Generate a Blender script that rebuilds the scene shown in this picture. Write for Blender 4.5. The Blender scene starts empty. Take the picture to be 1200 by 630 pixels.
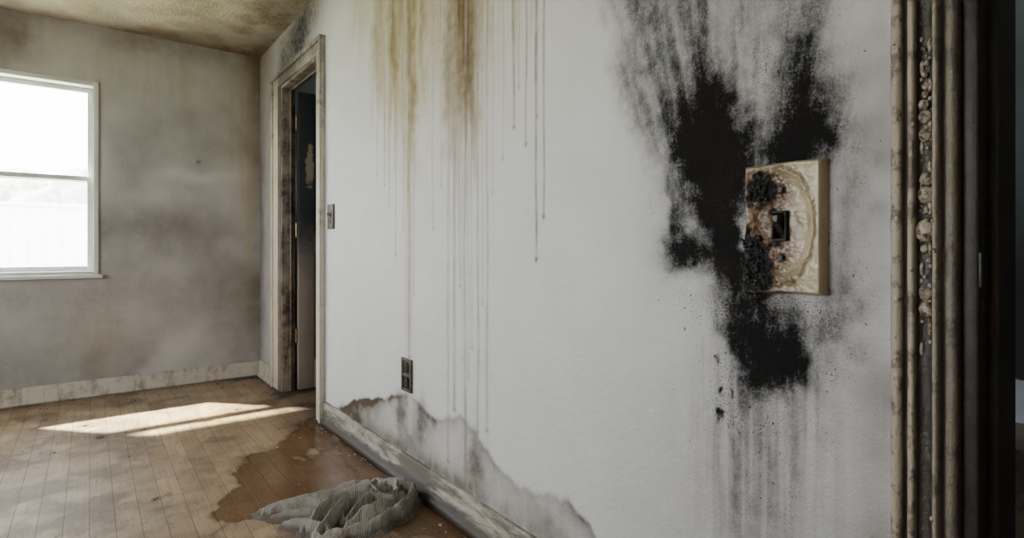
import bpy, bmesh, math, numpy as np
from mathutils import Vector
S=bpy.context.scene
C=bpy.context.collection
rng=np.random.RandomState(7)
TAB=[np.random.RandomState(100+i).rand(256,256) for i in range(12)]
def vn(x,y,s):
    T=TAB[s%12]; xi=np.floor(x).astype(int); yi=np.floor(y).astype(int)
    fx=x-xi; fy=y-yi; fx=fx*fx*(3-2*fx); fy=fy*fy*(3-2*fy)
    a=T[xi%256,yi%256]; b=T[(xi+1)%256,yi%256]; c=T[xi%256,(yi+1)%256]; d=T[(xi+1)%256,(yi+1)%256]
    return (a*(1-fx)+b*fx)*(1-fy)+(c*(1-fx)+d*fx)*fy
def fbm(x,y,o=4,s=0):
    v=0;a=.5;t=0
    for i in range(o):
        v=v+a*vn(x*2**i+17.3*i+50,y*2**i+9.1*i+50,s+i); t+=a; a*=.5
    return v/t
def G(x,y,cx,cy,sx,sy): return np.exp(-((x-cx)/sx)**2-((y-cy)/sy)**2)
def sst(x,a,b):
    t=np.clip((x-a)/(b-a),0,1); return t*t*(3-2*t)
def segdist(x,y,p,q):
    px,py=p;qx,qy=q; dx=qx-px;dy=qy-py
    t=np.clip(((x-px)*dx+(y-py)*dy)/(dx*dx+dy*dy),0,1)
    return np.hypot(x-px-t*dx,y-py-t*dy),t

# ---------------------------------------------------------------- materials
class M:
    def __init__(s,name):
        s.m=bpy.data.materials.new(name); s.m.use_nodes=True; s.nt=s.m.node_tree
        s.b=s.nt.nodes['Principled BSDF']; s.out=s.nt.nodes['Material Output']
        s.tc=s.nt.nodes.new('ShaderNodeTexCoord').outputs['Object']
    def set(s,sock,v):
        if hasattr(v,'is_output'): s.nt.links.new(v,sock)
        elif isinstance(v,(tuple,list)) and len(v)==3 and sock.type=='RGBA': sock.default_value=(*v,1)
        else: sock.default_value=v
    def math(s,op,a,b=0.0,clamp=False):
        n=s.nt.nodes.new('ShaderNodeMath'); n.operation=op; n.use_clamp=clamp
        s.set(n.inputs[0],a); s.set(n.inputs[1],b); return n.outputs[0]
    def mix(s,f,a,b,bt='MIX'):
        n=s.nt.nodes.new('ShaderNodeMix'); n.data_type='RGBA'; n.blend_type=bt
        s.set(n.inputs[0],f); s.set(n.inputs[6],a); s.set(n.inputs[7],b); return n.outputs[2]
    def mapv(s,scale=(1,1,1),loc=(0,0,0),rot=(0,0,0),vec=None):
        n=s.nt.nodes.new('ShaderNodeMapping'); s.nt.links.new(vec or s.tc,n.inputs[0])
        n.inputs[1].default_value=loc; n.inputs[2].default_value=rot; n.inputs[3].default_value=scale; return n.outputs[0]
    def noise(s,scale,detail=4,rough=.55,vec=None,dist=0):
        n=s.nt.nodes.new('ShaderNodeTexNoise'); s.nt.links.new(vec or s.tc,n.inputs['Vector'])
        n.inputs['Scale'].default_value=scale; n.inputs['Detail'].default_value=detail
        n.inputs['Roughness'].default_value=rough; n.inputs['Distortion'].default_value=dist; return n.outputs[0]
    def attr(s,name):
        n=s.nt.nodes.new('ShaderNodeAttribute'); n.attribute_name=name; return n.outputs['Fac']
    def ss(s,x,a,b,c=0.0,d=1.0):
        n=s.nt.nodes.new('ShaderNodeMapRange'); n.interpolation_type='SMOOTHSTEP'
        s.set(n.inputs[0],x)
        for i,v in zip((1,2,3,4),(a,b,c,d)): n.inputs[i].default_value=v
        return n.outputs[0]
    def xyz(s):
        n=s.nt.nodes.new('ShaderNodeSeparateXYZ'); s.nt.links.new(s.tc,n.inputs[0]); return n.outputs
    def bump(s,h,strength=.3,dist=.002,prev=None):
        n=s.nt.nodes.new('ShaderNodeBump'); s.set(n.inputs['Height'],h)
        n.inputs['Strength'].default_value=strength; n.inputs['Distance'].default_value=dist
        if prev: s.nt.links.new(prev,n.inputs['Normal'])
        s.nt.links.new(n.outputs[0],s.b.inputs['Normal']); return n.outputs[0]
    def fin(s,col,rough=.6,spec=None):
        s.set(s.b.inputs['Base Color'],col); s.set(s.b.inputs['Roughness'],rough)
        if spec is not None: s.b.inputs['Specular IOR Level'].default_value=spec
        return s.m

def plaster(name,c1,c2,bs=.35,pop=False):
    m=M(name)
    col=m.mix(m.noise(2.5,4),c1,c2)
    n1=m.noise(26,8,.68); n0=m.noise(6,6,.6)
    g=m.math('MULTIPLY',m.attr('grime_shade'),m.math('ADD',m.math('MULTIPLY',n0,.9),.55),True)
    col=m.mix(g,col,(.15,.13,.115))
    y=m.math('MULTIPLY',m.attr('yel'),m.math('ADD',m.math('MULTIPLY',n1,.9),.45),True)
    col=m.mix(y,col,(.41,.32,.155))
    b=m.math('MULTIPLY',m.attr('brn'),m.math('ADD',m.math('MULTIPLY',n1,1.2),.4),True)
    col=m.mix(b,col,(.14,.088,.045))
    tf=m.math('MULTIPLY',m.attr('tide'),m.math('ADD',m.math('MULTIPLY',n1,1.3),.40),True)
    col=m.mix(tf,col,(.085,.062,.043))
    fine=m.noise(190,5,.8)
    strk=m.noise(1,5,.7,vec=m.mapv((70,70,12)))
    s=m.attr('soot')
    gran=m.ss(fine,.30,.70)
    k=m.math('ADD',m.math('ADD',m.math('MULTIPLY',m.ss(n1,.3,.7),.70),m.math('MULTIPLY',gran,.65)),m.math('ADD',m.math('MULTIPLY',m.ss(strk,.3,.7),.25),.22))
    dns=m.math('MULTIPLY',m.math('MULTIPLY',s,k),-1.25)
    f=m.math('SUBTRACT',1.0,m.math('EXPONENT',dns),True)
    f=m.math('MULTIPLY',f,m.math('ADD',m.math('MULTIPLY',f,.22),.93),True)
    scol=m.mix(m.ss(f,.25,.88),(.088,.068,.052),(.008,.007,.007))
    col=m.mix(f,col,scol)
    spn=m.noise(290,2,.5); mist=m.attr('mist')
    clus=m.ss(m.noise(14,4,.6),.40,.62)
    sp=m.ss(m.math('ADD',spn,m.math('MULTIPLY',m.math('MULTIPLY',mist,clus),.22)),.735,.80)
    sp=m.math('MULTIPLY',sp,m.ss(mist,.02,.25))
    col=m.mix(m.math('MULTIPLY',sp,.8),col,(.03,.024,.02))
    big=m.ss(m.math('ADD',m.noise(85,2,.5),m.math('MULTIPLY',mist,.08)),.75,.785)
    col=m.mix(m.math('MULTIPLY',m.math('MULTIPLY',big,m.ss(mist,.02,.3)),.8),col,(.04,.028,.02))
    h=m.math('ADD',m.noise(190 if not pop else 90,4,.6),m.math('MULTIPLY',m.noise(45,3),1.2))
    h=m.math('ADD',h,m.math('MULTIPLY',m.math('MULTIPLY',f,fine),.8))
    m.bump(h,bs,.0035 if not pop else .012)
    return m.fin(col,m.math('ADD',.5,m.math('MULTIPLY',f,.4)),.3)

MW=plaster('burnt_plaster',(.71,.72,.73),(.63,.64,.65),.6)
MB=plaster('smoked_plaster',(.65,.645,.635),(.57,.565,.555),.35)
MC=plaster('stained_ceiling',(.70,.65,.55),(.56,.50,.39),.6,True)

# ---------------------------------------------------------------- mesh helpers
def mkmesh(name,V,F4,attrs=None,mat=None,smooth=False,link=True):
    me=bpy.data.meshes.new(name)
    V=np.asarray(V,float); F4=np.asarray(F4,int)
    me.vertices.add(len(V)); me.vertices.foreach_set('co',V.ravel())
    me.loops.add(F4.size); me.loops.foreach_set('vertex_index',F4.ravel())
    me.polygons.add(len(F4)); me.polygons.foreach_set('loop_start',np.arange(len(F4))*4)
    try: me.polygons.foreach_set('loop_total',np.full(len(F4),4))
    except Exception: pass
    me.update(calc_edges=True)
    if attrs:
        for k,a in attrs.items():
            at=me.attributes.new(k,'FLOAT','POINT'); at.data.foreach_set('value',np.asarray(a,np.float32).ravel())
    if smooth: me.polygons.foreach_set('use_smooth',np.ones(len(F4),bool))
    me.validate()
    if mat: me.materials.append(mat)
    o=bpy.data.objects.new(name,me)
    if link: C.objects.link(o)
    return o
BF=np.array([[0,3,2,1],[4,5,6,7],[0,1,5,4],[1,2,6,5],[2,3,7,6],[3,0,4,7]])
def boxv(x0,x1,y0,y1,z0,z1):
    return np.array([[x0,y0,z0],[x1,y0,z0],[x1,y1,z0],[x0,y1,z0],[x0,y0,z1],[x1,y0,z1],[x1,y1,z1],[x0,y1,z1]],float)
def boxes(name,L,mat,bevel=0,parent=None):
    V=[];F=[]
    for i,b in enumerate(L): V.append(boxv(*b)); F.append(BF+8*i)
    o=mkmesh(name,np.vstack(V),np.vstack(F),None,mat)
    if bevel:
        md=o.modifiers.new('b','BEVEL'); md.width=bevel; md.segments=2; md.limit_method='ANGLE'
    if parent: o.parent=parent
    return o
def gridobj(name,us,vs,fmap,holes,attrf,mat,flip=False,bx=[]):
    U,W=np.meshgrid(us,vs,indexing='ij'); nu,nv=U.shape
    P=fmap(U,W).reshape(-1,3)
    idx=np.arange(nu*nv).reshape(nu,nv)
    F=np.stack([idx[:-1,:-1],idx[1:,:-1],idx[1:,1:],idx[:-1,1:]],-1)
    cu=(us[:-1]+us[1:])/2; cv=(vs[:-1]+vs[1:])/2
    keep=np.ones((nu-1,nv-1),bool)
    for (a,b,c,d) in holes:
        keep&=~(((cu>a)&(cu<b))[:,None]&((cv>c)&(cv<d))[None,:])
    F=F[keep].reshape(-1,4)
    if flip: F=F[:,::-1]
    A={k:v.ravel() for k,v in attrf(U,W).items()}
    used=np.unique(F); re=np.zeros(nu*nv,int); re[used]=np.arange(len(used))
    F=re[F]; P=P[used]; A={k:v[used] for k,v in A.items()}
    n=len(P)
    for i,b in enumerate(bx):
        P=np.vstack([P,boxv(*b)]); F=np.vstack([F,BF+n+8*i])
    A={k:np.concatenate([v,np.zeros(8*len(bx))]) for k,v in A.items()}
    return mkmesh(name,P,F,A,mat)
def empty(name,loc=(0,0,0)):
    o=bpy.data.objects.new(name,None); o.empty_display_size=.05; C.objects.link(o); o.location=loc; return o
def snap(a,vals):
    return np.unique(np.round(np.concatenate([a,vals]),6))

H=2.336; YB=4.36; XL=-2.9; YF=-1.9; TH=.07; X2=3.4
ND=(-.62,.235,0.,2.06)      # near doorway (Y0,Y1,z0,z1)
FD=(3.03,3.75,0.,1.985)     # far doorway

# ---------------------------------------------------------------- right wall
def zinterp(Y,pts):
    p=np.array(sorted(pts)); return np.interp(Y,p[:,0],p[:,1])
def wallattr(Y,Z):
    n=fbm(Y*9,Z*9,4,1); n2=fbm(Y*30,Z*30,4,3); st=fbm(Y*70,Z*3,3,5)
    wy=Y+(n-.5)*.08+(n2-.5)*.045; wz=Z+(fbm(Y*9+40,Z*9,4,2)-.5)*.08+(fbm(Y*30+9,Z*30,3,6)-.5)*.045
    soot=np.zeros_like(Y)
    for b in [(.655,1.11,.065,.11,1.2),(.62,1.04,.050,.10,2.2),(.60,.93,.030,.07,2.1),(.70,1.17,.05,.07,.8),(.64,1.18,.040,.09,1.2),
              (.66,1.08,.13,.19,.28),
              (.735,.985,.028,.055,1.1),(.705,.92,.038,.026,1.8),(.755,1.04,.014,.05,.5),(.665,.905,.035,.02,1.1),(.72,.95,.06,.06,.4),
              (.478,1.125,.042,.036,2.5),(.485,1.16,.075,.075,.5),(.525,1.11,.035,.03,1.2),(.46,1.21,.05,.08,.5),
              (.545,.81,.06,.05,1.3),(.505,.722,.042,.038,2.3),(.53,.765,.05,.05,1.1),(.52,.74,.10,.10,.42),(.455,.76,.035,.045,.6),(.58,.77,.035,.035,.7),
              (.57,.69,.014,.04,.7),(.60,.84,.03,.04,.6),
              (.615,.595,.006,.007,2.2),(.622,.63,.005,.005,1.8),(.60,.635,.004,.007,1.5),(.63,.70,.005,.005,1.4),(.585,.585,.004,.004,1.4),
              (.395,.86,.026,.07,.5),(.390,1.02,.024,.08,.4),(.405,.78,.03,.05,.4),(.37,.95,.03,.2,.14),
              (3.42,2.16,.22,.13,1.3),(3.75,2.06,.14,.2,.9),(3.3,2.3,.25,.08,.7),(3.98,1.2,.05,.5,.3),(4.02,1.7,.08,.4,.4),
              (1.93,.22,.10,.08,.25),(1.97,.15,.07,.07,.4),(1.86,.30,.04,.07,.22),(2.06,.27,.05,.08,.25)]:
        soot+=b[4]*G(wy,wz,*b[:4])
    # rising plume: fans upward and to the left from the burnt plate
    YL=.785+.30*(Z-.93)
    rise=sst(YL-wy,-.012,.07)
    ang=np.arctan2(Y-.58,np.maximum(Z-.62,.05)); rr=np.hypot(Y-.58,Z-.62)
    fan=fbm(ang*24+3,rr*3.0,4,7); fan2=fbm(ang*70+3,rr*6,3,4)
    up=rise*sst(Z,.98,1.25)*sst(Y,.345,.43)
    up*=(.42+.65*np.exp(-((wy-(.64+.12*(Z-1.1)))/.065)**2)+.42*np.exp(-((wy-(.47+.02*(Z-1.1)))/.06)**2)+.28*np.exp(-((wy-(.72+.26*(Z-1.1)))/.035)**2))
    up*=np.clip(1.0-.55*(Z-1.15),.4,1)*(.50+.85*sst(fan,.3,.7))*(.75+.5*fan2)
    up*=1-.70*np.exp(-((wy-.555)/.020)**2)*sst(-Z,-1.38,-1.2)
    soot+=up*1.22
    for yc,w,ze,a in [(.60,.006,.40,.22),(.572,.010,.36,.28),(.545,.005,.5,.2),(.515,.012,.42,.25),(.485,.008,.36,.22),(.46,.004,.55,.2),(.655,.004,.55,.18),(.43,.003,.3,.15),(.62,.004,.35,.18)]:
        yy=yc+(fbm(Z*4,Z*0+yc*90,3,4)-.5)*.04
        soot+=.8*a*np.exp(-((Y-yy)/w)**2)*sst(Z,ze-.15,ze+.2)*sst(-Z,-.78,-.70)
    soot+=.36*G(wy,wz,.54,.54,.12,.24)*(.35+1.2*sst(st,.3,.7))
    soot*=1-.6*G(wy,wz,.70,.99,.02,.025)
    mist=.85*G(Y,Z,.57,.95,.19,.32)+.5*G(Y,Z,.40,.95,.05,.3)+.6*G(Y,Z,.48,1.35,.09,.25)+.5*G(Y,Z,.56,.55,.15,.28)+.2*G(Y,Z,.8,1.3,.2,.4)+.12*G(Y,Z,1.3,.5,1.2,.6)
    # stains
    yel=np.zeros_like(Y); brn=np.zeros_like(Y)
    yn=Y+(n-.5)*.08+(n2-.5)*.04
    for yc,w,ze,a in [(2.24,.10,1.48,.65),(2.10,.085,1.36,.8),(1.965,.075,1.18,.75),(1.85,.06,1.44,.6),(1.31,.05,1.60,.75),(1.22,.03,1.56,.5),(1.64,.07,1.25,.7),(1.55,.08,1.22,.75),(1.75,.06,1.50,.5),(1.45,.06,1.48,.6),(2.45,.14,1.85,.45),(1.38,.05,1.64,.45)]:
        e=ze+(st-.5)*.6
        yel=np.maximum(yel,a*np.exp(-np.abs((yn-yc)/w)**3)*sst(Z,e-.08,e+.22)*(.40+1.05*st))
    yel+=.28*G(Y,Z,1.8,2.2,.6,.5)+.20*G(Y,Z,1.8,1.45,.5,.5)*(.1+1.6*st)
    yel=yel+.35*np.exp(-((Y-1.97)/.035)**2)*sst(Z,.45,.62)*sst(-Z,-1.4,-1.1)
    for yc,w,ze,a in [(1.645,.05,1.22,.65),(1.56,.065,1.13,.95),(1.50,.04,1.32,.6),(1.955,.03,1.12,.5),(2.11,.035,1.33,.5),(2.25,.035,1.52,.4),(1.86,.018,1.45,.4),(2.03,.014,1.3,.4),(1.30,.02,1.62,.4)]:
        e=ze+(st-.5)*.5
        brn=np.maximum(brn,a*np.exp(-((yn-yc)/w)**2)*sst(Z,e,e+.4)*(.3+1.2*st))
    brn+=.5*G(Y,Z,3.4,2.3,.9,.16)+.35*G(Y,Z,4.2,2.2,.2,.5)+.3*G(Y,Z,1.5,2.34,.9,.2)
    for yc,w,ze,a in [(1.97,.010,.50,.45),(2.09,.006,.9,.35),(1.67,.007,.18,.35),(1.632,.008,.37,.5),(1.60,.005,.8,.4),(1.562,.009,.08,.45),(1.54,.005,.5,.3),(1.52,.004,.6,.35),(1.485,.006,.33,.5),(1.432,.007,.35,.4),(1.40,.004,1.1,.3),(1.78,.005,1.0,.3),(1.72,.004,1.15,.35),(2.02,.005,1.0,.35),(2.15,.006,1.1,.35),(2.28,.006,1.25,.3),(1.35,.003,1.2,.35),(1.58,.004,.55,.3),(1.46,.004,.75,.3),
                      (1.295,.0045,1.288,.65),(1.235,.004,1.228,.65),(1.192,.0045,.896,.85),(1.159,.004,1.015,.75),(1.27,.003,1.4,.4),(2.2,.007,1.2,.4),(1.93,.005,.75,.3),(1.185,.003,1.3,.5)]:
        yy=yc+(fbm(Z*3+yc*31,Z*0+yc*50,3,2)-.5)*.014
        lit=np.exp(-((Y-yy)/w)**2)*sst(Z,ze-.004,ze+.01)
        brn=np.maximum(brn,a*lit*(.35+.8*fbm(Z*14,Z*0+yc*10,2,3)))
        brn=np.maximum(brn,(a+.15)*G(Y,Z,yy,ze+.004,w*1.3,.008))
    base_=[(3.0,.10),(2.75,.12),(2.5,.19),(2.29,.245),(2.12,.29),(1.966,.35),(1.85,.315),(1.70,.325),(1.60,.335),(1.52,.31),(1.45,.27),(1.39,.235),(1.30,.212),(1.20,.218),(1.10,.235),(1.04,.225),(.985,.20),(.92,.12),(.88,.0),(.5,-.1)]
    th=zinterp(Y,base_)+(fbm(Y*4,Y*0,2,8)-.5)*.07+(n2-.5)*.024+(fbm(Y*22,Y*0,2,5)-.5)*.022
    d=Z-th; nn_=fbm(Y*6,Z*5,3,2)
    e_=np.where(d>0,np.exp(-(d/.011)**2),.66*np.exp(d/.020)+.34*np.exp(d/.07))
    tide=e_*(.40+1.3*sst(nn_,.3,.65))
    tide+=(d<0)*(.06+.45*fbm(Y*24,Z*2.5,3,9)*sst(-Z,-.28,-.08))
    tide+=.7*np.exp(-((Z-.125)/.035)**2)*fbm(Y*12,Z*0,3,4)
    tide*=sst(Y,.88,1.0)*sst(-Y,-2.85,-2.6)*(sst(Y,.95,1.35)*.35+.65)
    wash=np.exp(-((Y-1.965)/.03)**2)*(Z<.37)
    tide*=1-.75*wash; soot*=1-.6*wash*(Z>.2)
    tide+=(.6*G(wy,wz,1.88,.27,.03,.07)+.6*G(wy,wz,2.05,.25,.035,.07)+.6*G(wy,wz,1.50,.23,.05,.10)+.3*G(wy,wz,1.15,.17,.06,.04))
    yel+=.18*sst(-d,-.01,.03)*sst(Y,.9,1.1)*sst(-Y,-2.7,-2.4)
    grime_shade=.10*n+.30*G(Y,Z,3.9,1.2,.4,1.2)+.5*G(Y,Z,4.36,1.,.12,2.)+.25*sst(Y,2.9,3.1)+.35*sst(-Y,-.40,-.33)*n*1.5+.28*sst(-Y,-1.2,-.4)*sst(-Z,-.9,-.2)+.06*sst(-Y,-1.2,-.4)  # grime, plus painted dimming of the near wall toward casing and floor
    return dict(soot=soot,mist=mist,yel=yel,brn=brn,tide=tide,grime_shade=grime_shade)
ys=np.concatenate([np.exp(np.linspace(math.log(.235),math.log(3.03),820)),np.linspace(3.03,YB,90)])
ys=snap(ys,[FD[0],FD[1],ND[1]])
zs=snap(np.linspace(0,H,560),[FD[3],ND[3]])
fm=lambda U,W: np.stack([np.full_like(U,1.0),U,W],-1)
e=.0005
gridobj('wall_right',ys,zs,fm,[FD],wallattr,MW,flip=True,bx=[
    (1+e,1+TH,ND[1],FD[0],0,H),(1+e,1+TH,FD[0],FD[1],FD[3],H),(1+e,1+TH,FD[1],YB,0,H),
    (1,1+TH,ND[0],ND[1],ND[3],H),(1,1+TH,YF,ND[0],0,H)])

# ---------------------------------------------------------------- back wall with window
WX0,WX1,WZ0,WZ1=-.93,.045,.762,1.978
def backattr(X,Z):
    n=fbm(X*1.8,Z*1.8,4,3); n2=fbm(X*7,Z*5,4,6); st=fbm(X*30,Z*2.5,3,1)
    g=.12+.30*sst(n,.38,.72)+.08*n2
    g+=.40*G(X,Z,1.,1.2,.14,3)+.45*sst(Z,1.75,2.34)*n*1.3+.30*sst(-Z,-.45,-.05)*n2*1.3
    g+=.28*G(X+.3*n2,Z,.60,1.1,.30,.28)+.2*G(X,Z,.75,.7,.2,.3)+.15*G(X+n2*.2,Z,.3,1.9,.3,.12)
    g+=.14*st*sst(Z,1.2,2.3)
    g*=1-.95*G(X+(n2-.5)*.3,Z+(n-.5)*.25,.60,1.44,.18,.05)
    g*=1-.6*G(X+(n2-.5)*.3,Z+(n-.5)*.3,.35,1.30,.18,.06)
    yel=np.zeros_like(X)
    for xc,w,z0,z1,a in [(.10,.012,.12,.62,.35),(.14,.008,.1,.6,.25),(.04,.01,.15,.55,.25),(-.02,.012,.1,.5,.2),(.18,.006,.2,.5,.2),(.3,.01,1.9,2.3,.3),(.5,.02,1.8,2.3,.3),(.8,.02,1.5,2.3,.35),(.88,.015,1.2,2.3,.35),(.93,.02,.8,2.3,.4)]:
        xx=xc+(fbm(Z*3,Z*0+xc*80,2,5)-.5)*.03
        yel=np.maximum(yel,a*np.exp(-((X-xx)/w)**2)*sst(Z,z0-.03,z0+.08)*sst(-Z,-z1-.03,-z1+.1))
    yel+=.18*sst(Z,1.6,2.3)*n2+.08*G(X,Z,.06,.4,.15,.3)+.10*sst(X,.5,1.)
    brn=.35*sst(Z,2.15,2.34)*n2*1.5+.25*G(X,Z,1.0,1.9,.1,.6)
    soot=.25*G(X,Z,1.0,2.1,.1,.4)+.2*G(X+n2*.2,Z,.5,2.3,.3,.1)+.9*G(X,Z,.60,1.53,.012,.012)+.09*sst(n,.5,.7)+.14*G(X+n*.3,Z,.45,1.05,.25,.07)+.10*G(X+n2*.3,Z,.25,.62,.2,.10)
    mist=.2*np.ones_like(X)
    return dict(soot=soot,mist=mist,yel=yel,brn=brn,tide=0*X,grime_shade=np.clip(g,0,1))
xs=snap(np.concatenate([np.linspace(XL,-1,20),np.linspace(-1,1,330)]),[WX0,WX1])
zb=snap(np.linspace(0,H,300),[WZ0,WZ1])
t=.16
gridobj('wall_back',xs,zb,lambda U,W: np.stack([U,np.full_like(U,YB),W],-1),[(WX0,WX1,WZ0,WZ1)],backattr,MB,bx=[
    (XL,WX0,YB+e,YB+t,0,H),(WX1,1,YB+e,YB+t,0,H),(WX0,WX1,YB+e,YB+t,0,WZ0),(WX0,WX1,YB+e,YB+t,WZ1,H)])
# ---------------------------------------------------------------- ceiling
def ceilattr(X,Y):
    n=fbm(X*3,Y*3,5,2); n2=fbm(X*9,Y*9,4,4)
    g=.04+.28*sst(n,.42,.62)
    brn=.5*sst(X+(n2-.5)*.35,.65,1.0)+.35*sst(Y+(n-.5)*.5,4.05,4.36)+.2*sst(n2,.55,.7)
    soot=.4*G(X,Y,.95,3.5,.12,.5)+.15*G(X,Y,.3,4.3,.4,.1)
    return dict(soot=soot,mist=.4+0*X,yel=.35*sst(n2,.4,.6),brn=np.clip(brn,0,.85),tide=0*X,grime_shade=np.clip(g,0,1))
gridobj('ceiling',np.linspace(XL,1,200),np.linspace(YF,YB,260),lambda U,W: np.stack([U,W,np.full_like(U,H)],-1),[],ceilattr,MC,flip=True,
    bx=[(XL-.1,X2+.1,YF-.1,YB+.16,H+e,H+.12)])
# ---------------------------------------------------------------- floor
m=M('oak_strip_floor')
v=m.mapv((1,1,1),rot=(0,0,math.radians(90)))
br=m.nt.nodes.new('ShaderNodeTexBrick'); m.nt.links.new(v,br.inputs['Vector'])
br.offset=.37; br.inputs['Color1'].default_value=(0,0,0,1); br.inputs['Color2'].default_value=(1,1,1,1); br.inputs['Mortar'].default_value=(.5,.5,.5,1)
br.inputs['Scale'].default_value=1; br.inputs['Mortar Size'].default_value=.0012; br.inputs['Brick Width'].default_value=.45; br.inputs['Row Height'].default_value=.070; br.inputs['Bias'].default_value=0
br.inputs['Mortar Smooth'].default_value=.3
tone=m.ss(br.outputs['Color'],0,1)
grain=m.noise(1,6,.65,vec=m.mapv((95,5,1)),dist=.4)
blot=m.noise(5,6,.65)
col=m.mix(tone,(.32,.21,.118),(.45,.31,.19))
col=m.mix(m.math('MULTIPLY',m.ss(grain,.35,.7),.55),col,(.19,.11,.058))
col=m.mix(m.ss(blot,.43,.62,0.,.6),col,(.17,.10,.055))
dust_sheen=m.math('MULTIPLY',m.attr('dust_sheen'),m.math('ADD',m.noise(14,7,.7),.35),True)
col=m.mix(dust_sheen,col,(.50,.45,.40))
gr=m.math('MULTIPLY',m.attr('grime_shade'),m.math('ADD',m.noise(25,6,.7),.4),True)
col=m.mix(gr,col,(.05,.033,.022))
scf=m.ss(m.noise(1,6,.75,vec=m.mapv((30,9,1),loc=(3,1,0))),.56,.68); col=m.mix(m.math('MULTIPLY',scf,.5),col,(.09,.06,.04))
wet=m.attr('wet')
col=m.mix(m.math('MULTIPLY',wet,.78),col,m.mix(grain,(.065,.032,.013),(.20,.10,.038)))
edge=m.attr('edge'); col=m.mix(m.math('MULTIPLY',edge,.6),col,(.05,.024,.01))
spk=m.ss(m.noise(150,3,.6),.60,.67); col=m.mix(m.math('MULTIPLY',spk,.65),col,(.05,.035,.025))
spk2=m.ss(m.noise(110,3,.6,vec=m.mapv(loc=(5,3,1))),.64,.69); col=m.mix(m.math('MULTIPLY',spk2,.5),col,(.6,.57,.52))
col=m.mix(m.math('MULTIPLY',br.outputs['Fac'],.7),col,(.04,.024,.013))
m.bump(m.math('ADD',m.math('MULTIPLY',br.outputs['Fac'],-1.),m.math('ADD',m.math('MULTIPLY',grain,.4),m.math('MULTIPLY',m.noise(60,4),.5))),.6,.002)
ro=m.math('ADD',m.math('ADD',.36,m.math('MULTIPLY',m.noise(9,6,.65),.45)),m.math('MULTIPLY',wet,-.42),True)
MF=m.fin(col,ro,.4)
def floorattr(X,Y):
    n=fbm(X*6,Y*6,5,1); n2=fbm(X*2,Y*2,4,5); n3=fbm(X*22,Y*9,4,7)
    q=1.1*G(X,Y,.62,2.40,.19,.24)+.95*G(X,Y,.42,2.18,.15,.15)+.9*G(X,Y,.78,2.15,.16,.25)+1.0*G(X,Y,.98,1.9,.14,.8)+.7*G(X,Y,.82,2.75,.13,.18)+.5*G(X,Y,.25,2.45,.1,.1)
    q=q+(n-.5)*1.5+(n3-.5)*.5
    wet=sst(q,.46,.60); edge=np.exp(-((q-.53)/.05)**2)
    dust_sheen=.30*sst(n2,.4,.65)*sst(-X,-.7,.2)+.40*sst(-X,-.15,.25)*sst(-Y,-3.2,-2.6)+.12  # dust, plus whitish floor sheen at the left painted as pale colour
    dust_sheen+=.2*G(X,Y,.5,4.1,.6,.3)
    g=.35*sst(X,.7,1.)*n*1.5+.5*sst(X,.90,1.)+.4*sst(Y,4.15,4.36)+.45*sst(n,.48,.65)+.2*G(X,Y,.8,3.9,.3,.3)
    return dict(wet=wet,edge=edge*.8,dust_sheen=np.clip(dust_sheen,0,.8),grime_shade=np.clip(g,0,1))
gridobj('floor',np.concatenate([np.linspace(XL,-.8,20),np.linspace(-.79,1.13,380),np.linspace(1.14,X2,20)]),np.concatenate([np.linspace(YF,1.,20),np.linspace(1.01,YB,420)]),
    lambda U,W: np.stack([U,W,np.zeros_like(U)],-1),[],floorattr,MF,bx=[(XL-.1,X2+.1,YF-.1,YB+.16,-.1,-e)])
# ---------------------------------------------------------------- other shell walls
MP=M('plain_plaster'); MP.bump(MP.noise(150),.3,.003); MP=MP.fin(MP.mix(MP.noise(3),(.62,.61,.59),(.5,.49,.47)),.7)
LW=(1.0,2.9,.8,2.0)
boxes('wall_left',[(XL-.12,XL,YF,LW[0],0,H),(XL-.12,XL,LW[1],YB+.16,0,H),(XL-.12,XL,LW[0],LW[1],0,LW[2]),(XL-.12,XL,LW[0],LW[1],LW[3],H)],MP)
boxes('wall_front',[(XL-.12,X2+.12,YF-.12,YF,0,H)],MP)
mg=M('sooty_bluegrey_plaster'); mg.bump(mg.noise(120),.3,.003)
MH=mg.fin(mg.mix(mg.noise(3,5),(.42,.46,.5),(.28,.31,.34)),.7)
boxes('wall_hallway',[(X2,X2+.12,YF,YB+.16,0,H),(1+TH,X2,YB,YB+.16,0,H)],MH)

# ---------------------------------------------------------------- trim materials
def paint(name,c,dirt,amt,sc=14,bs=.3):
    m=M(name)
    n=m.noise(sc,7,.7); s=m.noise(1,5,.7,vec=m.mapv((30,30,3)))
    col=m.mix(m.ss(m.math('ADD',m.math('MULTIPLY',n,.6),m.math('MULTIPLY',s,.4)),.62-amt*.35,.78-amt*.25),c,dirt)
    m.bump(m.math('ADD',n,m.math('MULTIPLY',m.noise(180,3),.3)),bs,.003)
    return m.fin(col,.5)
MT=paint('dirty_white_paint',(.52,.48,.42),(.22,.175,.13),.48,10)
m=M('scorched_baseboard_paint')
n=m.noise(1,7,.72,vec=m.mapv((20,6,30))); z=m.xyz()
bl=m.ss(m.math('ABSOLUTE',m.math('SUBTRACT',z[1],1.92)),.02,.16,.34,0.)
f=m.ss(m.math('ADD',n,bl),.38,.62)
col=m.mix(m.noise(9,4),(.52,.48,.42),(.33,.28,.23)); col=m.mix(m.math('MULTIPLY',f,.85),col,(.075,.058,.043))
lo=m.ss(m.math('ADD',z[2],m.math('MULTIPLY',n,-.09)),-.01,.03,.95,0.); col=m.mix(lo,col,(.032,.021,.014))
m.bump(n,.4,.004); MBB=m.fin(col,.5)

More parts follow.
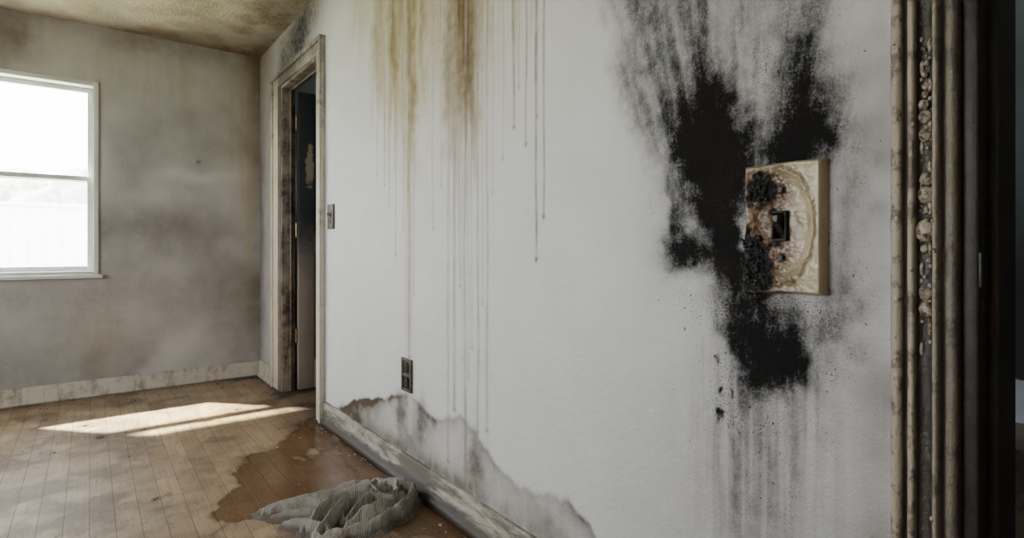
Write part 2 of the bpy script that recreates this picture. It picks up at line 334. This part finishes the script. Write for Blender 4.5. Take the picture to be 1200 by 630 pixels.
def extrude_profile(name,prof,path0,path1,axis,mat):
    V=[];n=len(prof)
    N=60
    for k in range(N+1):
        s=path0+(path1-path0)*k/N
        for (o,z) in prof: V.append((1-o,s,z) if axis=='y' else (s,YB-o,z))
    F=[]
    for k in range(N):
        for i in range(n-1):
            a=k*n+i; F.append((a,a+1,a+n+1,a+n))
    return mkmesh(name,V,F,None,mat)
bp=[(0.0,.116),(.006,.116),(.011,.110),(.0115,.098),(.015,.094),(.015,.026),(.027,.022),(.031,.012),(.031,0),(0,0)]
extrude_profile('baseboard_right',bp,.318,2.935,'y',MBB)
extrude_profile('baseboard_right',bp,3.965,YB-.015,'y',MT)
bpb=[(0.0,.105),(.008,.105),(.013,.096),(.013,.02),(.022,.015),(.022,0),(0,0)]
extrude_profile('baseboard_back',bpb,XL,1-.015,'x',MT)
boxes('baseboard_hallway',[(X2-.015,X2,YF,YB,0,.13)],MT,.003)

# ---------------------------------------------------------------- far doorway casing + door
MDK=paint('charred_trim_paint',(.26,.22,.18),(.025,.02,.017),.6,10)
m=M('scorched_casing_paint'); z=m.xyz(); n=m.noise(9,7,.7)
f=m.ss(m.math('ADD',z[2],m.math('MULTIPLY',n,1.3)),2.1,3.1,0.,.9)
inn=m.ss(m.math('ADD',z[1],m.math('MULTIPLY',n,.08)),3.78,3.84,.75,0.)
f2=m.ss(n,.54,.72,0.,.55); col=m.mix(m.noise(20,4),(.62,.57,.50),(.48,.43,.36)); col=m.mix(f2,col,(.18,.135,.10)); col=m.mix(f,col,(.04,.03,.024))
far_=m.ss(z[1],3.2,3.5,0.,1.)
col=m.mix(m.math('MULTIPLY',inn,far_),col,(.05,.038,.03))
m.bump(n,.4,.004); MCS=m.fin(col,.6)
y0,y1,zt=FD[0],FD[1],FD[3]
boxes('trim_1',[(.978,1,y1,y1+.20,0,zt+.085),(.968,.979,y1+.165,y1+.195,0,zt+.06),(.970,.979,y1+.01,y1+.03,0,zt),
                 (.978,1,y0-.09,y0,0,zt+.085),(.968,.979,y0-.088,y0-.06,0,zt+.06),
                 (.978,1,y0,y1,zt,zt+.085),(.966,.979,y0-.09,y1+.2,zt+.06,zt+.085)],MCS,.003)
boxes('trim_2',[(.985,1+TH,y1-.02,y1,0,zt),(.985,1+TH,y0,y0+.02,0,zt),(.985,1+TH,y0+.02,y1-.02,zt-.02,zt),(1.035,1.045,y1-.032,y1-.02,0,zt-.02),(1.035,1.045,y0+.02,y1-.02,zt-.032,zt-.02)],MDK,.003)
d=empty('door_1')
m=M('smoke_blackened_door'); z=m.xyz(); n=m.noise(8,7,.7)
col=m.mix(m.ss(m.math('ADD',z[2],m.math('MULTIPLY',n,.4)),.85,1.35),m.mix(n,(.18,.15,.125),(.30,.26,.22)),(.026,.028,.031))
dx=m.math('DIVIDE',m.math('SUBTRACT',z[0],1.15),.035); dz=m.math('DIVIDE',m.math('SUBTRACT',z[2],1.47),.17)
r=m.math('SQRT',m.math('ADD',m.math('MULTIPLY',dx,dx),m.math('MULTIPLY',dz,dz)))
pf=m.ss(m.math('ADD',r,m.math('MULTIPLY',m.noise(22,6,.7),2.0)),1.6,1.9,1.,0.)
col=m.mix(pf,col,(.30,.24,.18)); m.bump(n,.5,.004); MDO=m.fin(col,.6)
X0=1.078; yl=3.69
L=[(X0,X0+.76,yl,yl+.03,.012,1.95)]
for s0,s1 in ((.10,.34),(.44,.66)):
    for a,b in [(.012,.20),(.90,1.02),(1.84,1.95)]: L.append((X0+s0,X0+s1,yl-.008,yl+.001,a,b))
for a in [0,.34,.66]: L.append((X0+a,X0+a+.10,yl-.008,yl+.001,.012,1.95))
for a in (.13,.47):
    for b,c in ((.24,.86),(1.06,1.80)): L.append((X0+a,X0+a+.16,yl-.006,yl+.001,b,c))
boxes('leaf',L,MDO,.002,d)
mm=M('tarnished_brass'); MBR=mm.fin(mm.mix(mm.noise(40),(.35,.26,.14),(.08,.06,.04)),.4); mm.b.inputs['Metallic'].default_value=.8
def cyl(name,r,h,loc,rot,mat,seg=20,parent=None,bev=0):
    me=bpy.data.meshes.new(name); bm=bmesh.new(); bmesh.ops.create_cone(bm,cap_ends=True,segments=seg,radius1=r,radius2=r,depth=h); bm.to_mesh(me); bm.free()
    o=bpy.data.objects.new(name,me); C.objects.link(o); o.location=loc; o.rotation_euler=rot; me.materials.append(mat)
    if bev: b=o.modifiers.new('b','BEVEL'); b.width=bev; b.segments=2
    if parent: o.parent=parent
    return o
for i,zz in enumerate((.36,1.05,1.75)):
    cyl('hinge_%d'%i,.009,.09,(1.074,3.712,zz),(0,0,0),MBR,12,d)
cyl('knob',.027,.05,(X0+.70,yl-.04,.95),(math.pi/2,0,0),MBR,24,d,.01)

# ---------------------------------------------------------------- near doorway ornate casing
m=M('smoked_casing_enamel'); z=m.xyz(); n=m.noise(26,7,.7); s=m.noise(1,6,.7,vec=m.mapv((60,60,4)))
col=m.mix(s,(.50,.44,.355),(.28,.225,.17))
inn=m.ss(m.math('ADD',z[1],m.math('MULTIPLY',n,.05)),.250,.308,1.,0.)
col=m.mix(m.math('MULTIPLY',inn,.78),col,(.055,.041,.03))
gv=m.attr('groove'); col=m.mix(m.math('MULTIPLY',gv,.93),col,(.03,.021,.015))
blot=m.ss(n,.50,.60); col=m.mix(m.math('MULTIPLY',blot,.7),col,(.06,.045,.034))
m.bump(m.math('ADD',n,m.math('MULTIPLY',m.noise(220,3),.5)),.8,.004); MNC=m.fin(col,.33)
prof=[(.318,1.0),(.318,.980),(.316,.975),(.312,.972),(.306,.972),(.303,.975),(.302,.983),(.299,.986),(.297,.983),(.295,.976),(.292,.972),(.288,.971),(.286,.974),(.2845,.984),(.282,.987),(.267,.987),(.2655,.984),(.264,.974),(.261,.970),(.258,.971),(.256,.977),(.254,.986),(.251,.986),(.249,.977),(.246,.970),(.241,.967),(.236,.968),(.233,.973),(.232,.98),(.232,1.0)]
prof=np.array(prof)
gro=np.clip((prof[:,1]-.975)/.009,0,1)
V=[];F=[];A=[]
zz=np.linspace(0,2.06+.09,300); n=len(prof)
for k,z_ in enumerate(zz):
    for i,(y_,x_) in enumerate(prof):
        w=(fbm(np.array([z_*25.]),np.array([i*.4]),3,3)[0]-.5)*.005
        V.append((x_+(w if x_<.999 else 0),y_,z_)); A.append(gro[i] if x_<.999 else 0)
for k in range(len(zz)-1):
    for i in range(n-1):
        a=k*n+i; F.append((a,a+n,a+n+1,a+1))
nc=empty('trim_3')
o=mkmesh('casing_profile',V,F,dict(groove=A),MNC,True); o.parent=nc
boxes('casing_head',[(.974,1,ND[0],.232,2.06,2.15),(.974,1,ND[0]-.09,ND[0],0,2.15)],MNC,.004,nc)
mp=M('blistered_enamel'); mn=mp.noise(110,5,.7); MPB=mp.fin(mp.mix(mp.ss(mn,.44,.62),(.44,.375,.30),(.07,.048,.033)),.28); mp.bump(mn,.4,.003)
def blob(bm,c,r,sc=(1,1,1),sub=3,seed=0,amp=.15):
    ret=bmesh.ops.create_icosphere(bm,subdivisions=sub,radius=1)
    for vv in ret['verts']:
        p=vv.co.copy(); k=1+amp*2*(fbm(np.array([p.x*1.7+seed*3.1+9]),np.array([p.y*1.7+p.z*1.3+20]),2,seed)[0]-.5)
        vv.co=Vector((c[0]+p.x*r*sc[0]*k,c[1]+p.y*r*sc[1]*k,c[2]+p.z*r*sc[2]*k))
def blobs(name,L,mat,parent=None):
    me=bpy.data.meshes.new(name); bm=bmesh.new()
    for i,b in enumerate(L): blob(bm,*b,seed=i)
    bm.to_mesh(me); bm.free(); me.materials.append(mat)
    me.polygons.foreach_set('use_smooth',np.ones(len(me.polygons),bool))
    o=bpy.data.objects.new(name,me); C.objects.link(o)
    if parent: o.parent=parent
    return o
L=[]
for zc,r in [(1.205,.004),(1.188,.005),(1.172,.006),(1.158,.0055),(1.143,.0085),(1.125,.010),(1.098,.010),(1.034,.011),(1.010,.013),(.987,.006),(.957,.017),(.930,.007),(.864,.011),(.840,.0125)]:
    L.append(((.984,.2745+rng.uniform(-.002,.002),zc),r,(.62,.82,1.0)))
# scrolling carved leaves between the blisters
for k,zc in enumerate(np.arange(.78,1.26,.030)):
    sgn=-1 if k%2 else 1
    L.append(((.986,.2745+sgn*.0050,zc),.0055,(.5,.55,1.9),2))
    L.append(((.986,.2745-sgn*.0052,zc+.012),.0034,(.6,.8,1.1),2))
for i in range(22):
    L.append(((.984,.2745+rng.uniform(-.008,.008),rng.uniform(.75,1.25)),rng.uniform(.0015,.003),(.8,1,1.3),2))
for i in range(26):
    L.append(((.972,rng.choice([.309,.290,.261,.240])+rng.uniform(-.003,.003),rng.uniform(.5,1.4)),rng.uniform(.001,.003),(.6,1,1.5),2))
blobs('paint_blisters',L,MPB,nc)
MBK=paint('dark_jamb_wood',(.035,.028,.024),(.008,.007,.007),.5,20,.6)  # near-black jamb colour stands for the darkness of the opening
boxes('trim_4',[(.985,1.205,.213,.2325,0,2.06),(1.03,1.05,.200,.214,0,2.06),(.985,1.205,ND[0],ND[0]+.02,0,2.06),(.985,1.205,ND[0]+.02,.213,2.04,2.06),(1.08,1.205,.2325,.32,0,2.12)],MBK,.003)
mm=M('blackened_steel'); MST=mm.fin(mm.mix(mm.noise(60),(.10,.09,.08),(.02,.02,.02)),.45); mm.b.inputs['Metallic'].default_value=.7
sp=empty('strike_plate')
boxes('plate',[(1.0,1.028,.2105,.2135,.84,.96)],MST,.001,sp)
boxes('latch_lip',[(.982,1.004,.208,.2135,.875,.925)],MST,.002,sp)

# ---------------------------------------------------------------- window
MV=M('white_vinyl'); MV=MV.fin(MV.mix(MV.noise(20),(.70,.71,.71),(.60,.60,.59)),.4)
w=empty('window_1')
def frame(name,x0,x1,z0,z1,ya,yb,wd,bot=None):
    bot=bot or wd
    boxes(name,[(x0,x0+wd,ya,yb,z0,z1),(x1-wd,x1,ya,yb,z0,z1),(x0+wd,x1-wd,ya,yb,z1-wd,z1),(x0+wd,x1-wd,ya,yb,z0,z0+bot)],MV,.003,w)
frame('frame',WX0,WX1,WZ0,WZ1,YB-.012,YB+.15,.028)
a,b=WX0+.028,WX1-.028
frame('sash_lower',a,b,WZ0+.028,1.385,YB+.03,YB+.065,.03)
frame('sash_upper',a,b,1.35,WZ1-.028,YB+.07,YB+.105,.028)
boxes('sill',[(WX0-.02,WX1+.02,YB-.03,YB+.03,WZ0-.018,WZ0+.006)],MV,.004,w)
boxes('sash_lock',[(-.48,-.42,YB+.02,YB+.04,1.385,1.40)],MV,.003,w)
mgls=bpy.data.materials.new('window_glass'); mgls.use_nodes=True; nt=mgls.node_tree; nt.nodes.clear()
o_=nt.nodes.new('ShaderNodeOutputMaterial'); tr=nt.nodes.new('ShaderNodeBsdfTransparent'); gl=nt.nodes.new('ShaderNodeBsdfGlossy'); gl.inputs['Roughness'].default_value=.03
mx=nt.nodes.new('ShaderNodeMixShader'); mx.inputs[0].default_value=.06; nt.links.new(tr.outputs[0],mx.inputs[1]); nt.links.new(gl.outputs[0],mx.inputs[2]); nt.links.new(mx.outputs[0],o_.inputs[0])
boxes('glass',[(a+.028,b-.028,YB+.046,YB+.048,WZ0+.055,1.36),(a+.026,b-.026,YB+.086,YB+.088,1.375,WZ1-.055)],mgls,0,w)
w2=empty('window_2')
boxes('frame',[(XL-.12,XL+.01,LW[0],LW[0]+.04,LW[2],LW[3]),(XL-.12,XL+.01,LW[1]-.04,LW[1],LW[2],LW[3]),(XL-.12,XL+.01,LW[0]+.04,LW[1]-.04,LW[2],LW[2]+.04),(XL-.12,XL+.01,LW[0]+.04,LW[1]-.04,LW[3]-.04,LW[3]),(XL-.08,XL-.04,LW[0]+.04,LW[1]-.04,1.38,1.42)],MV,.003,w2)
# exterior
ME=M('roof_shingles'); ME=ME.fin(ME.mix(ME.noise(30),(.3,.3,.3),(.2,.2,.2)),.8)
boxes('roof_eave',[(XL-.4,1.5,YB+.16,YB+.47,2.06,2.16)],ME)
MG=M('dry_lawn'); MG=MG.fin(MG.mix(MG.noise(3),(.55,.55,.45),(.42,.45,.34)),.9)
boxes('exterior_ground',[(-40,40,-30,50,-.35,-.15)],MG)
MFN=M('whitewashed_fence'); MFN=MFN.fin(MFN.mix(MFN.noise(4),(.86,.87,.87),(.80,.81,.81)),.6)
boxes('garden_fence',[(-7+i*.16,-7+i*.16+.156,9,9.03,-.16,1.45) for i in range(70)]+[(-7,4.2,8.99,9.06,1.45,1.5)],MFN)
mt=M('pale_foliage'); MTR=mt.fin(mt.mix(mt.ss(mt.noise(5,7,.7),.4,.6),(.28,.31,.26),(.50,.52,.46)),.9)
L=[]
for i in range(70):
    L.append(((-7+i*.16+rng.uniform(-.3,.3),15+rng.uniform(-.8,.8),rng.uniform(.5,2.2)),rng.uniform(.3,.75),(1,1,1.0),3))
blobs('tree_line',L,MTR)

# ---------------------------------------------------------------- main burnt switch
sw=empty('burnt_light_switch')
m=M('melted_beige_plastic'); n=m.noise(55,7,.7); f1=m.noise(14,4)
col=m.mix(f1,(.45,.375,.26),(.34,.265,.16))
br_=m.ss(m.math('ADD',m.attr('tan'),m.math('MULTIPLY',m.math('SUBTRACT',n,.5),.8)),.22,.92); col=m.mix(m.math('MULTIPLY',br_,.92),col,(.115,.060,.026))
ch=m.ss(m.math('ADD',m.attr('char'),m.math('MULTIPLY',m.math('SUBTRACT',n,.5),.8)),.36,.56); col=m.mix(ch,col,(.010,.008,.007))
m.bump(m.math('ADD',m.math('MULTIPLY',n,m.math('ADD',m.math('MULTIPLY',ch,2.),.2)),m.math('MULTIPLY',m.noise(170,3),.3)),.5,.003)
MPL=m.fin(col,m.math('ADD',.30,m.math('MULTIPLY',ch,.3)))
nu,nv=120,190
u=np.linspace(0,1,nu); v_=np.linspace(0,1,nv); U,Vv=np.meshgrid(u,v_,indexing='ij')
PY0,PY1,PZ0,PZ1=.556,.416,.849,1.084
Wd=PY0-PY1; Hd=PZ1-PZ0; Tk=.026
ed=np.minimum(np.minimum(U,1-U)*Wd,np.minimum(Vv,1-Vv)*Hd)
hh=Tk*np.sqrt(np.clip(1-(1-np.clip(ed/.006,0,1))**2,0,1))
hh=np.where(ed<=1e-9,0,hh); inn=sst(ed,.004,.012)
nz=fbm(U*12,Vv*20,4,2); nb=fbm(U*26,Vv*44,3,5)
char=1.15*G(U+(nz-.5)*.25,Vv+(nz-.5)*.12,.26,.80,.23,.12)+1.15*G(U+(nz-.5)*.3,Vv+(nb-.5)*.08,.08,.25,.31,.22)+.8*G(U,Vv,.22,.10,.2,.07)+.6*G(U+(nz-.5)*.2,Vv,.02,.42,.05,.10)+.8*G(U,Vv,.20,.92,.06,.03)
char+=.6*G(U,Vv,.40,.62,.08,.05)+.5*G(U,Vv,.44,.39,.10,.04)
tan=.65*G(U,Vv,.28,.78,.34,.19)+.95*G(U,Vv,.12,.25,.40,.29)+.45*G(U,Vv,.5,.5,.26,.20)+.6*G(U,Vv,.0,.6,.08,.5)+.45*G(U,Vv,.5,.03,.6,.06)+.32*nz+.16*sst(-U,-1,0)
ov=np.sqrt(((U-.52)/.40)**2+((Vv-.52)/.43)**2)
ring=np.exp(-((ov-.95-(nz-.5)*.2)/.07)**2)
hh+=inn*(.0024*ring-.0026*(ov<.9)*sst(-ov,-.95,-.75))
tan+=.25*ring*(U<.8)
hh+=inn*np.clip(char,0,1)*((nb-.5)*.016-.005)
hh+=inn*.0025*(nz-.5)
slot=(np.abs(U-.50)<.085)&(np.abs(Vv-.515)<.105)
hh=np.where(slot,Tk-.011,hh); char=np.where(slot,1.5,char)
for vs_ in (.79,.275):
    r=np.hypot((U-.5)*Wd,(Vv-vs_)*Hd); hh-=.003*sst(-r,-.009,-.005); tan+=.5*G(U,Vv,.5,vs_,.1,.06)
Yp=PY0-U*Wd; Zp=PZ0+Vv*Hd
mel=sst(-Vv,-.55,-.3)*sst(-U,-.35,0)
Yp+=mel*(fbm(Vv*14,U*0,3,7)-.42)*.028; Zp-=sst(-Vv,-.12,0)*sst(-U,-.55,-.1)*(fbm(U*9,U*0,3,4)-.25)*.022
Zp+=sst(Vv,.7,1)*(fbm(U*5,U*0,2,9)-.5)*.004
P=np.stack([1-hh,Yp,Zp],-1).reshape(-1,3); idx=np.arange(nu*nv).reshape(nu,nv)
F=np.stack([idx[:-1,:-1],idx[:-1,1:],idx[1:,1:],idx[1:,:-1]],-1).reshape(-1,4)
o=mkmesh('cover_plate',P,F[:,::-1],dict(char=char.ravel(),tan=tan.ravel()),MPL,True); o.parent=sw
cY=PY0-.5*Wd; cZ=PZ0+.515*Hd
mc=M('charred_plastic'); n=mc.noise(70,6,.7); MCH=mc.fin(mc.mix(mc.ss(n,.55,.75),(.010,.009,.008),(.05,.03,.015)),.45); mc.bump(n,.7,.004)
mc=M('scorched_toggle_plastic'); n=mc.noise(60,6,.7); MTG=mc.fin(mc.mix(mc.ss(n,.4,.62),(.10,.06,.03),(.015,.012,.01)),.3); mc.bump(n,.5,.003)
def tapered(name,cy,cz,mat,parent):
    me=bpy.data.meshes.new(name); bm=bmesh.new()
    ring=[]
    for x_,dy,z0,z1 in [(.990,.0065,-.018,.018),(.974,.0062,-.010,.018),(.962,.0055,.0,.020),(.955,.0045,.006,.019)]:
        ring.append([bm.verts.new((x_,cy+a*dy,cz+b)) for a,b in ((-1,z0),(1,z0),(1,z1),(-1,z1))])
    for i in range(3):
        for j in range(4): bm.faces.new((ring[i][j],ring[i][(j+1)%4],ring[i+1][(j+1)%4],ring[i+1][j]))
    bm.faces.new(ring[0][::-1]); bm.faces.new(ring[-1]); bmesh.ops.recalc_face_normals(bm,faces=bm.faces)
    bm.to_mesh(me); bm.free(); me.materials.append(mat); o=bpy.data.objects.new(name,me); C.objects.link(o); o.parent=parent
    b=o.modifiers.new('b','BEVEL'); b.width=.0015; b.segments=3; return o
tapered('toggle_lever',cY,cZ,MTG,sw)
boxes('toggle_bezel',[(.968,.980,cY+.0095,cY+.0135,cZ-.026,cZ+.026),(.968,.980,cY-.0135,cY-.0095,cZ-.026,cZ+.026),(.968,.980,cY-.0135,cY+.0135,cZ+.022,cZ+.027),(.968,.980,cY-.0135,cY+.0135,cZ-.027,cZ-.022)],MCH,.0015,sw)
for i,vv in enumerate((.79,.275)):
    zc=PZ0+vv*Hd
    cyl('screw_%d'%i,.0052,.006,(.9755,cY,zc),(0,math.pi/2,0),MST,24,sw,.001)
    boxes('screw_slot_%d'%i,[(.9715,.9735,cY-.0042,cY+.0042,zc-.0007,zc+.0007)],MBK,0,sw)
L=[]
for i in range(70):
    L.append(((.976+rng.uniform(-.001,.012),PY0+rng.uniform(-.038,.006),PZ0+rng.uniform(-.002,.11)),rng.uniform(.002,.0055),(.8,1,1.1),2))
for i in range(26):
    L.append(((.976+rng.uniform(0,.004),PY0-.036+rng.normal(0,.010),PZ0+.188+rng.normal(0,.012)),rng.uniform(.0015,.004),(.8,1,1.1),2))
for a_,b_,r_ in [(.553,.844,.006),(.545,.839,.006),(.536,.842,.007),(.528,.842,.004),(.548,.832,.003),(.52,.846,.004),(.558,.86,.006),(.56,.90,.006),(.557,.935,.005)]: L.append(((.985,a_,b_),r_,(1,1,1.2),2))
blobs('char_bubbles',L,MCH,sw)

# ---------------------------------------------------------------- small far switch & outlet
s2=empty('light_switch')
MG2=paint('grimy_brown_plastic',(.11,.085,.06),(.025,.02,.016),.45,30)
boxes('cover_plate',[(.990,1,2.80,2.885,1.03,1.16)],MG2,.003,s2)
boxes('toggle_bezel',[(.987,.991,2.825,2.86,1.06,1.13)],MTG,.001,s2)
boxes('toggle_lever',[(.972,.99,2.836,2.849,1.095,1.115)],MPB,.002,s2)
ou=empty('electrical_outlet')
oy,oz=1.98,.43
boxes('cover_plate',[(.990,1,oy-.042,oy-.030,oz-.065,oz+.065),(.990,1,oy+.030,oy+.042,oz-.065,oz+.065),(.990,1,oy-.030,oy+.030,oz+.053,oz+.065),(.990,1,oy-.030,oy+.030,oz-.065,oz-.053),(.990,1,oy-.03,oy+.03,oz-.006,oz+.006)],MG2,.002,ou)
boxes('receptacle_backing',[(.995,1,oy-.031,oy+.031,oz-.054,oz+.054)],MBK,0,ou)
for i,zc in enumerate((oz+.029,oz-.029)):
    cyl('receptacle_%d'%i,.019,.006,(.993,oy,zc),(0,math.pi/2,0),MCH,20,ou,.001)
    boxes('slots_%d'%i,[(.9885,.9905,oy-.009,oy-.006,zc-.002,zc+.009),(.9885,.9905,oy+.006,oy+.009,zc-.002,zc+.009),(.9885,.9905,oy-.002,oy+.002,zc-.012,zc-.007)],MG2,0,ou)

# ---------------------------------------------------------------- rag on floor
def crom(pts,n=10):
    P=[np.array(p,float) for p in pts]; P=[2*P[0]-P[1]]+P+[2*P[-1]-P[-2]]; out=[]
    for i in range(1,len(P)-2):
        for k in range(n):
            t=k/n; a,b,c,d_=P[i-1],P[i],P[i+1],P[i+2]
            out.append(.5*((2*b)+(-a+c)*t+(2*a-5*b+4*c-d_)*t*t+(-a+3*b-3*c+d_)*t**3))
    out.append(P[-2]); return out
folds=[([(-.27,-.02),(-.18,.03),(-.08,.06),(.02,.07),(.12,.14)],.015,.038),
([(-.25,-.035),(-.15,-.01),(-.05,.02),(.05,.03),(.15,.09),(.2,.14)],.014,.064),
([(-.20,-.06),(-.10,-.05),(0,-.02),(.10,0),(.19,.05)],.013,.048),
([(0,-.2),(.02,-.1),(.07,-.03),(.16,.0),(.24,.02)],.015,.078),
([(-.06,-.16),(-.045,-.08),(.0,.0),(.05,.09),(.08,.2)],.013,.062),
([(.03,-.2),(.12,-.18),(.2,-.11),(.25,.0),(.24,.1),(.17,.18),(.08,.21)],.018,.060),
([(.08,-.15),(.16,-.09),(.2,.0),(.18,.1),(.11,.16)],.014,.086),
([(-.1,.10),(0,.14),(.09,.18)],.014,.044),([(-.14,-.11),(-.04,-.15),(.05,-.2)],.015,.044),
([(-.23,.005),(-.13,.08),(-.02,.12),(.06,.11)],.013,.034),([(.05,-.11),(.10,-.06),(.12,.03),(.09,.09)],.013,.076),
([(-.02,-.17),(.0,-.21),(.06,-.22),(.1,-.19)],.014,.036),([(-.15,.02),(-.07,-.02),(.02,-.05),(.05,-.12)],.011,.056),([(.13,-.13),(.22,-.03),(.22,.06)],.012,.074),([(0,.1),(.1,.07),(.16,.03)],.012,.078)]
ga=np.arange(-.31,.30,.002); gb=np.arange(-.26,.26,.002); A_,B_=np.meshgrid(ga,gb,indexing='ij')
Aw=A_+(fbm(A_*18,B_*18,3,1)-.5)*.04; Bw=B_+(fbm(A_*18+7,B_*18,3,2)-.5)*.04
hs=np.zeros_like(A_); near=np.full(A_.shape,9.)
for fi,(pts,w_,ht0) in enumerate(folds):
    c=crom(pts,6); dm=np.full(A_.shape,9.); tm=np.zeros_like(A_)
    for i in range(len(c)-1):
        d1,t1=segdist(Aw,Bw,c[i],c[i+1]); k=d1<dm; dm=np.where(k,d1,dm); tm=np.where(k,(i+t1)/(len(c)-1),tm)
    ht=ht0*(.45+.55*np.sin(np.pi*np.clip(tm,0.03,.97)))*(.75+.5*fbm(A_*20,B_*20,2,fi))
    pr=np.clip(1-(dm/w_)**2,0,1)**.6*ht
    hs=np.maximum(hs,pr); near=np.minimum(near,dm-w_)
base=sst(-near,-.020,-.003)
hz=np.maximum(base*(.005+.006*fbm(A_*50,B_*50,2,4)+.008*G(A_,B_,.09,.02,.15,.15)),hs)
cx,cy=.700,1.925
ca,sa=.7934,.6088
P=np.stack([cx+A_*ca+B_*sa,cy-A_*sa+B_*ca,np.maximum(hz,.0008)],-1).reshape(-1,3)
idx=np.arange(A_.size).reshape(A_.shape)
on=hz>.002
kk=on[:-1,:-1]|on[1:,:-1]|on[1:,1:]|on[:-1,1:]
F=np.stack([idx[:-1,:-1],idx[1:,:-1],idx[1:,1:],idx[:-1,1:]],-1)[kk].reshape(-1,4)
us_=np.unique(F); re=np.zeros(A_.size,int); re[us_]=np.arange(len(us_)); 
m=M('grey_waffle_cotton')
wv=m.nt.nodes.new('ShaderNodeTexWave'); m.nt.links.new(m.mapv(rot=(0,0,.7)),wv.inputs[0]); wv.inputs['Scale'].default_value=60; wv.inputs['Distortion'].default_value=2
nn=m.noise(12,6,.7); col=m.mix(nn,(.48,.44,.40),(.29,.26,.225)); col=m.mix(m.math('MULTIPLY',m.ss(wv.outputs['Fac'],.3,.9),.35),col,(.62,.58,.53))
col=m.mix(m.attr('depth'),col,(.12,.10,.085))  # crevice shade and dirt painted into the low folds
m.bump(m.math('ADD',wv.outputs['Fac'],m.noise(300,3)),.8,.005)
MRG=m.fin(col,.9,.2)
rag=mkmesh('crumpled_rag',P[us_],re[F],dict(depth=(.7*sst(-hz,-.024,-.006)).ravel()[us_]),MRG,True)
sm=rag.modifiers.new('s','SMOOTH'); sm.iterations=1; sm.factor=.5

# ---------------------------------------------------------------- floor debris
me=bpy.data.meshes.new('floor_debris'); bm=bmesh.new()
for i in range(340):
    if i<110: x,y=.97-abs(rng.normal(0,.05)),rng.uniform(1.3,2.95)
    elif i<240: x,y=rng.uniform(-.3,.95),4.33-abs(rng.normal(0,.2))
    else: x,y=rng.uniform(-.6,.9),rng.uniform(1.6,4.2)
    x=min(x,.962)
    if .35<x<1 and 1.65<y<2.2: continue
    r=rng.uniform(.002,.006); 
    ret=bmesh.ops.create_icosphere(bm,subdivisions=1,radius=r)
    sx,sy,sz=rng.uniform(.5,1.6),rng.uniform(.5,1.6),rng.uniform(.2,.5)
    for vv in ret['verts']:
        k=rng.uniform(.7,1.2); vv.co=Vector((x+vv.co.x*sx*k,y+vv.co.y*sy*k,max(.0003,r*sz+vv.co.z*sz*k)))
bm.to_mesh(me); bm.free(); m=M('ash_chips'); me.materials.append(m.fin(m.mix(m.ss(m.noise(6,2),.45,.55),(.05,.04,.03),(.45,.42,.38)),.8))
C.objects.link(bpy.data.objects.new('floor_debris',me))

# ---------------------------------------------------------------- light
wd=bpy.data.worlds.new('World'); S.world=wd; wd.use_nodes=True
bg=wd.node_tree.nodes['Background']; bg.inputs[0].default_value=(.90,.955,1,1); bg.inputs[1].default_value=13
def light(name,kind,loc,dirv,energy,color=(1,1,1),size=None,**k):
    l=bpy.data.lights.new(name,kind); l.energy=energy; l.color=color
    o=bpy.data.objects.new(name,l); C.objects.link(o); o.location=loc
    o.rotation_euler=Vector(dirv).to_track_quat('-Z','Y').to_euler()
    if size: l.shape='RECTANGLE'; l.size,l.size_y=size
    for a_,b_ in k.items(): setattr(l,a_,b_)
    return o
sun=light('sun','SUN',(-4,9,6),(.92,-1,-1.33),34,(1,.93,.82)); sun.data.angle=.03
p=light('sky_portal','AREA',((WX0+WX1)/2,YB+.155,(WZ0+WZ1)/2),(0,-1,0),1,size=(WX1-WX0,WZ1-WZ0)); p.data.cycles.is_portal=True
p=light('sky_portal','AREA',(XL-.11,(LW[0]+LW[1])/2,1.4),(1,0,0),1,size=(1.9,1.2)); p.data.cycles.is_portal=True
light('hallway_fill','AREA',(2.6,2.0,2.25),(0,0,-1),8,(.82,.91,1),size=(.3,.3))  # added unseen fill light for the dim hallway, no fixture modelled

# ---------------------------------------------------------------- camera
cam=bpy.data.cameras.new('camera'); co=bpy.data.objects.new('camera',cam); C.objects.link(co); S.camera=co
co.location=(0,0,.93); co.rotation_euler=(math.pi/2,0,-math.radians(37.5)); cam.lens=19.35; cam.sensor_width=36; cam.shift_y=-.02; cam.clip_start=.02
S.view_settings.view_transform='Filmic'; S.view_settings.look='Medium High Contrast'; S.view_settings.exposure=.05
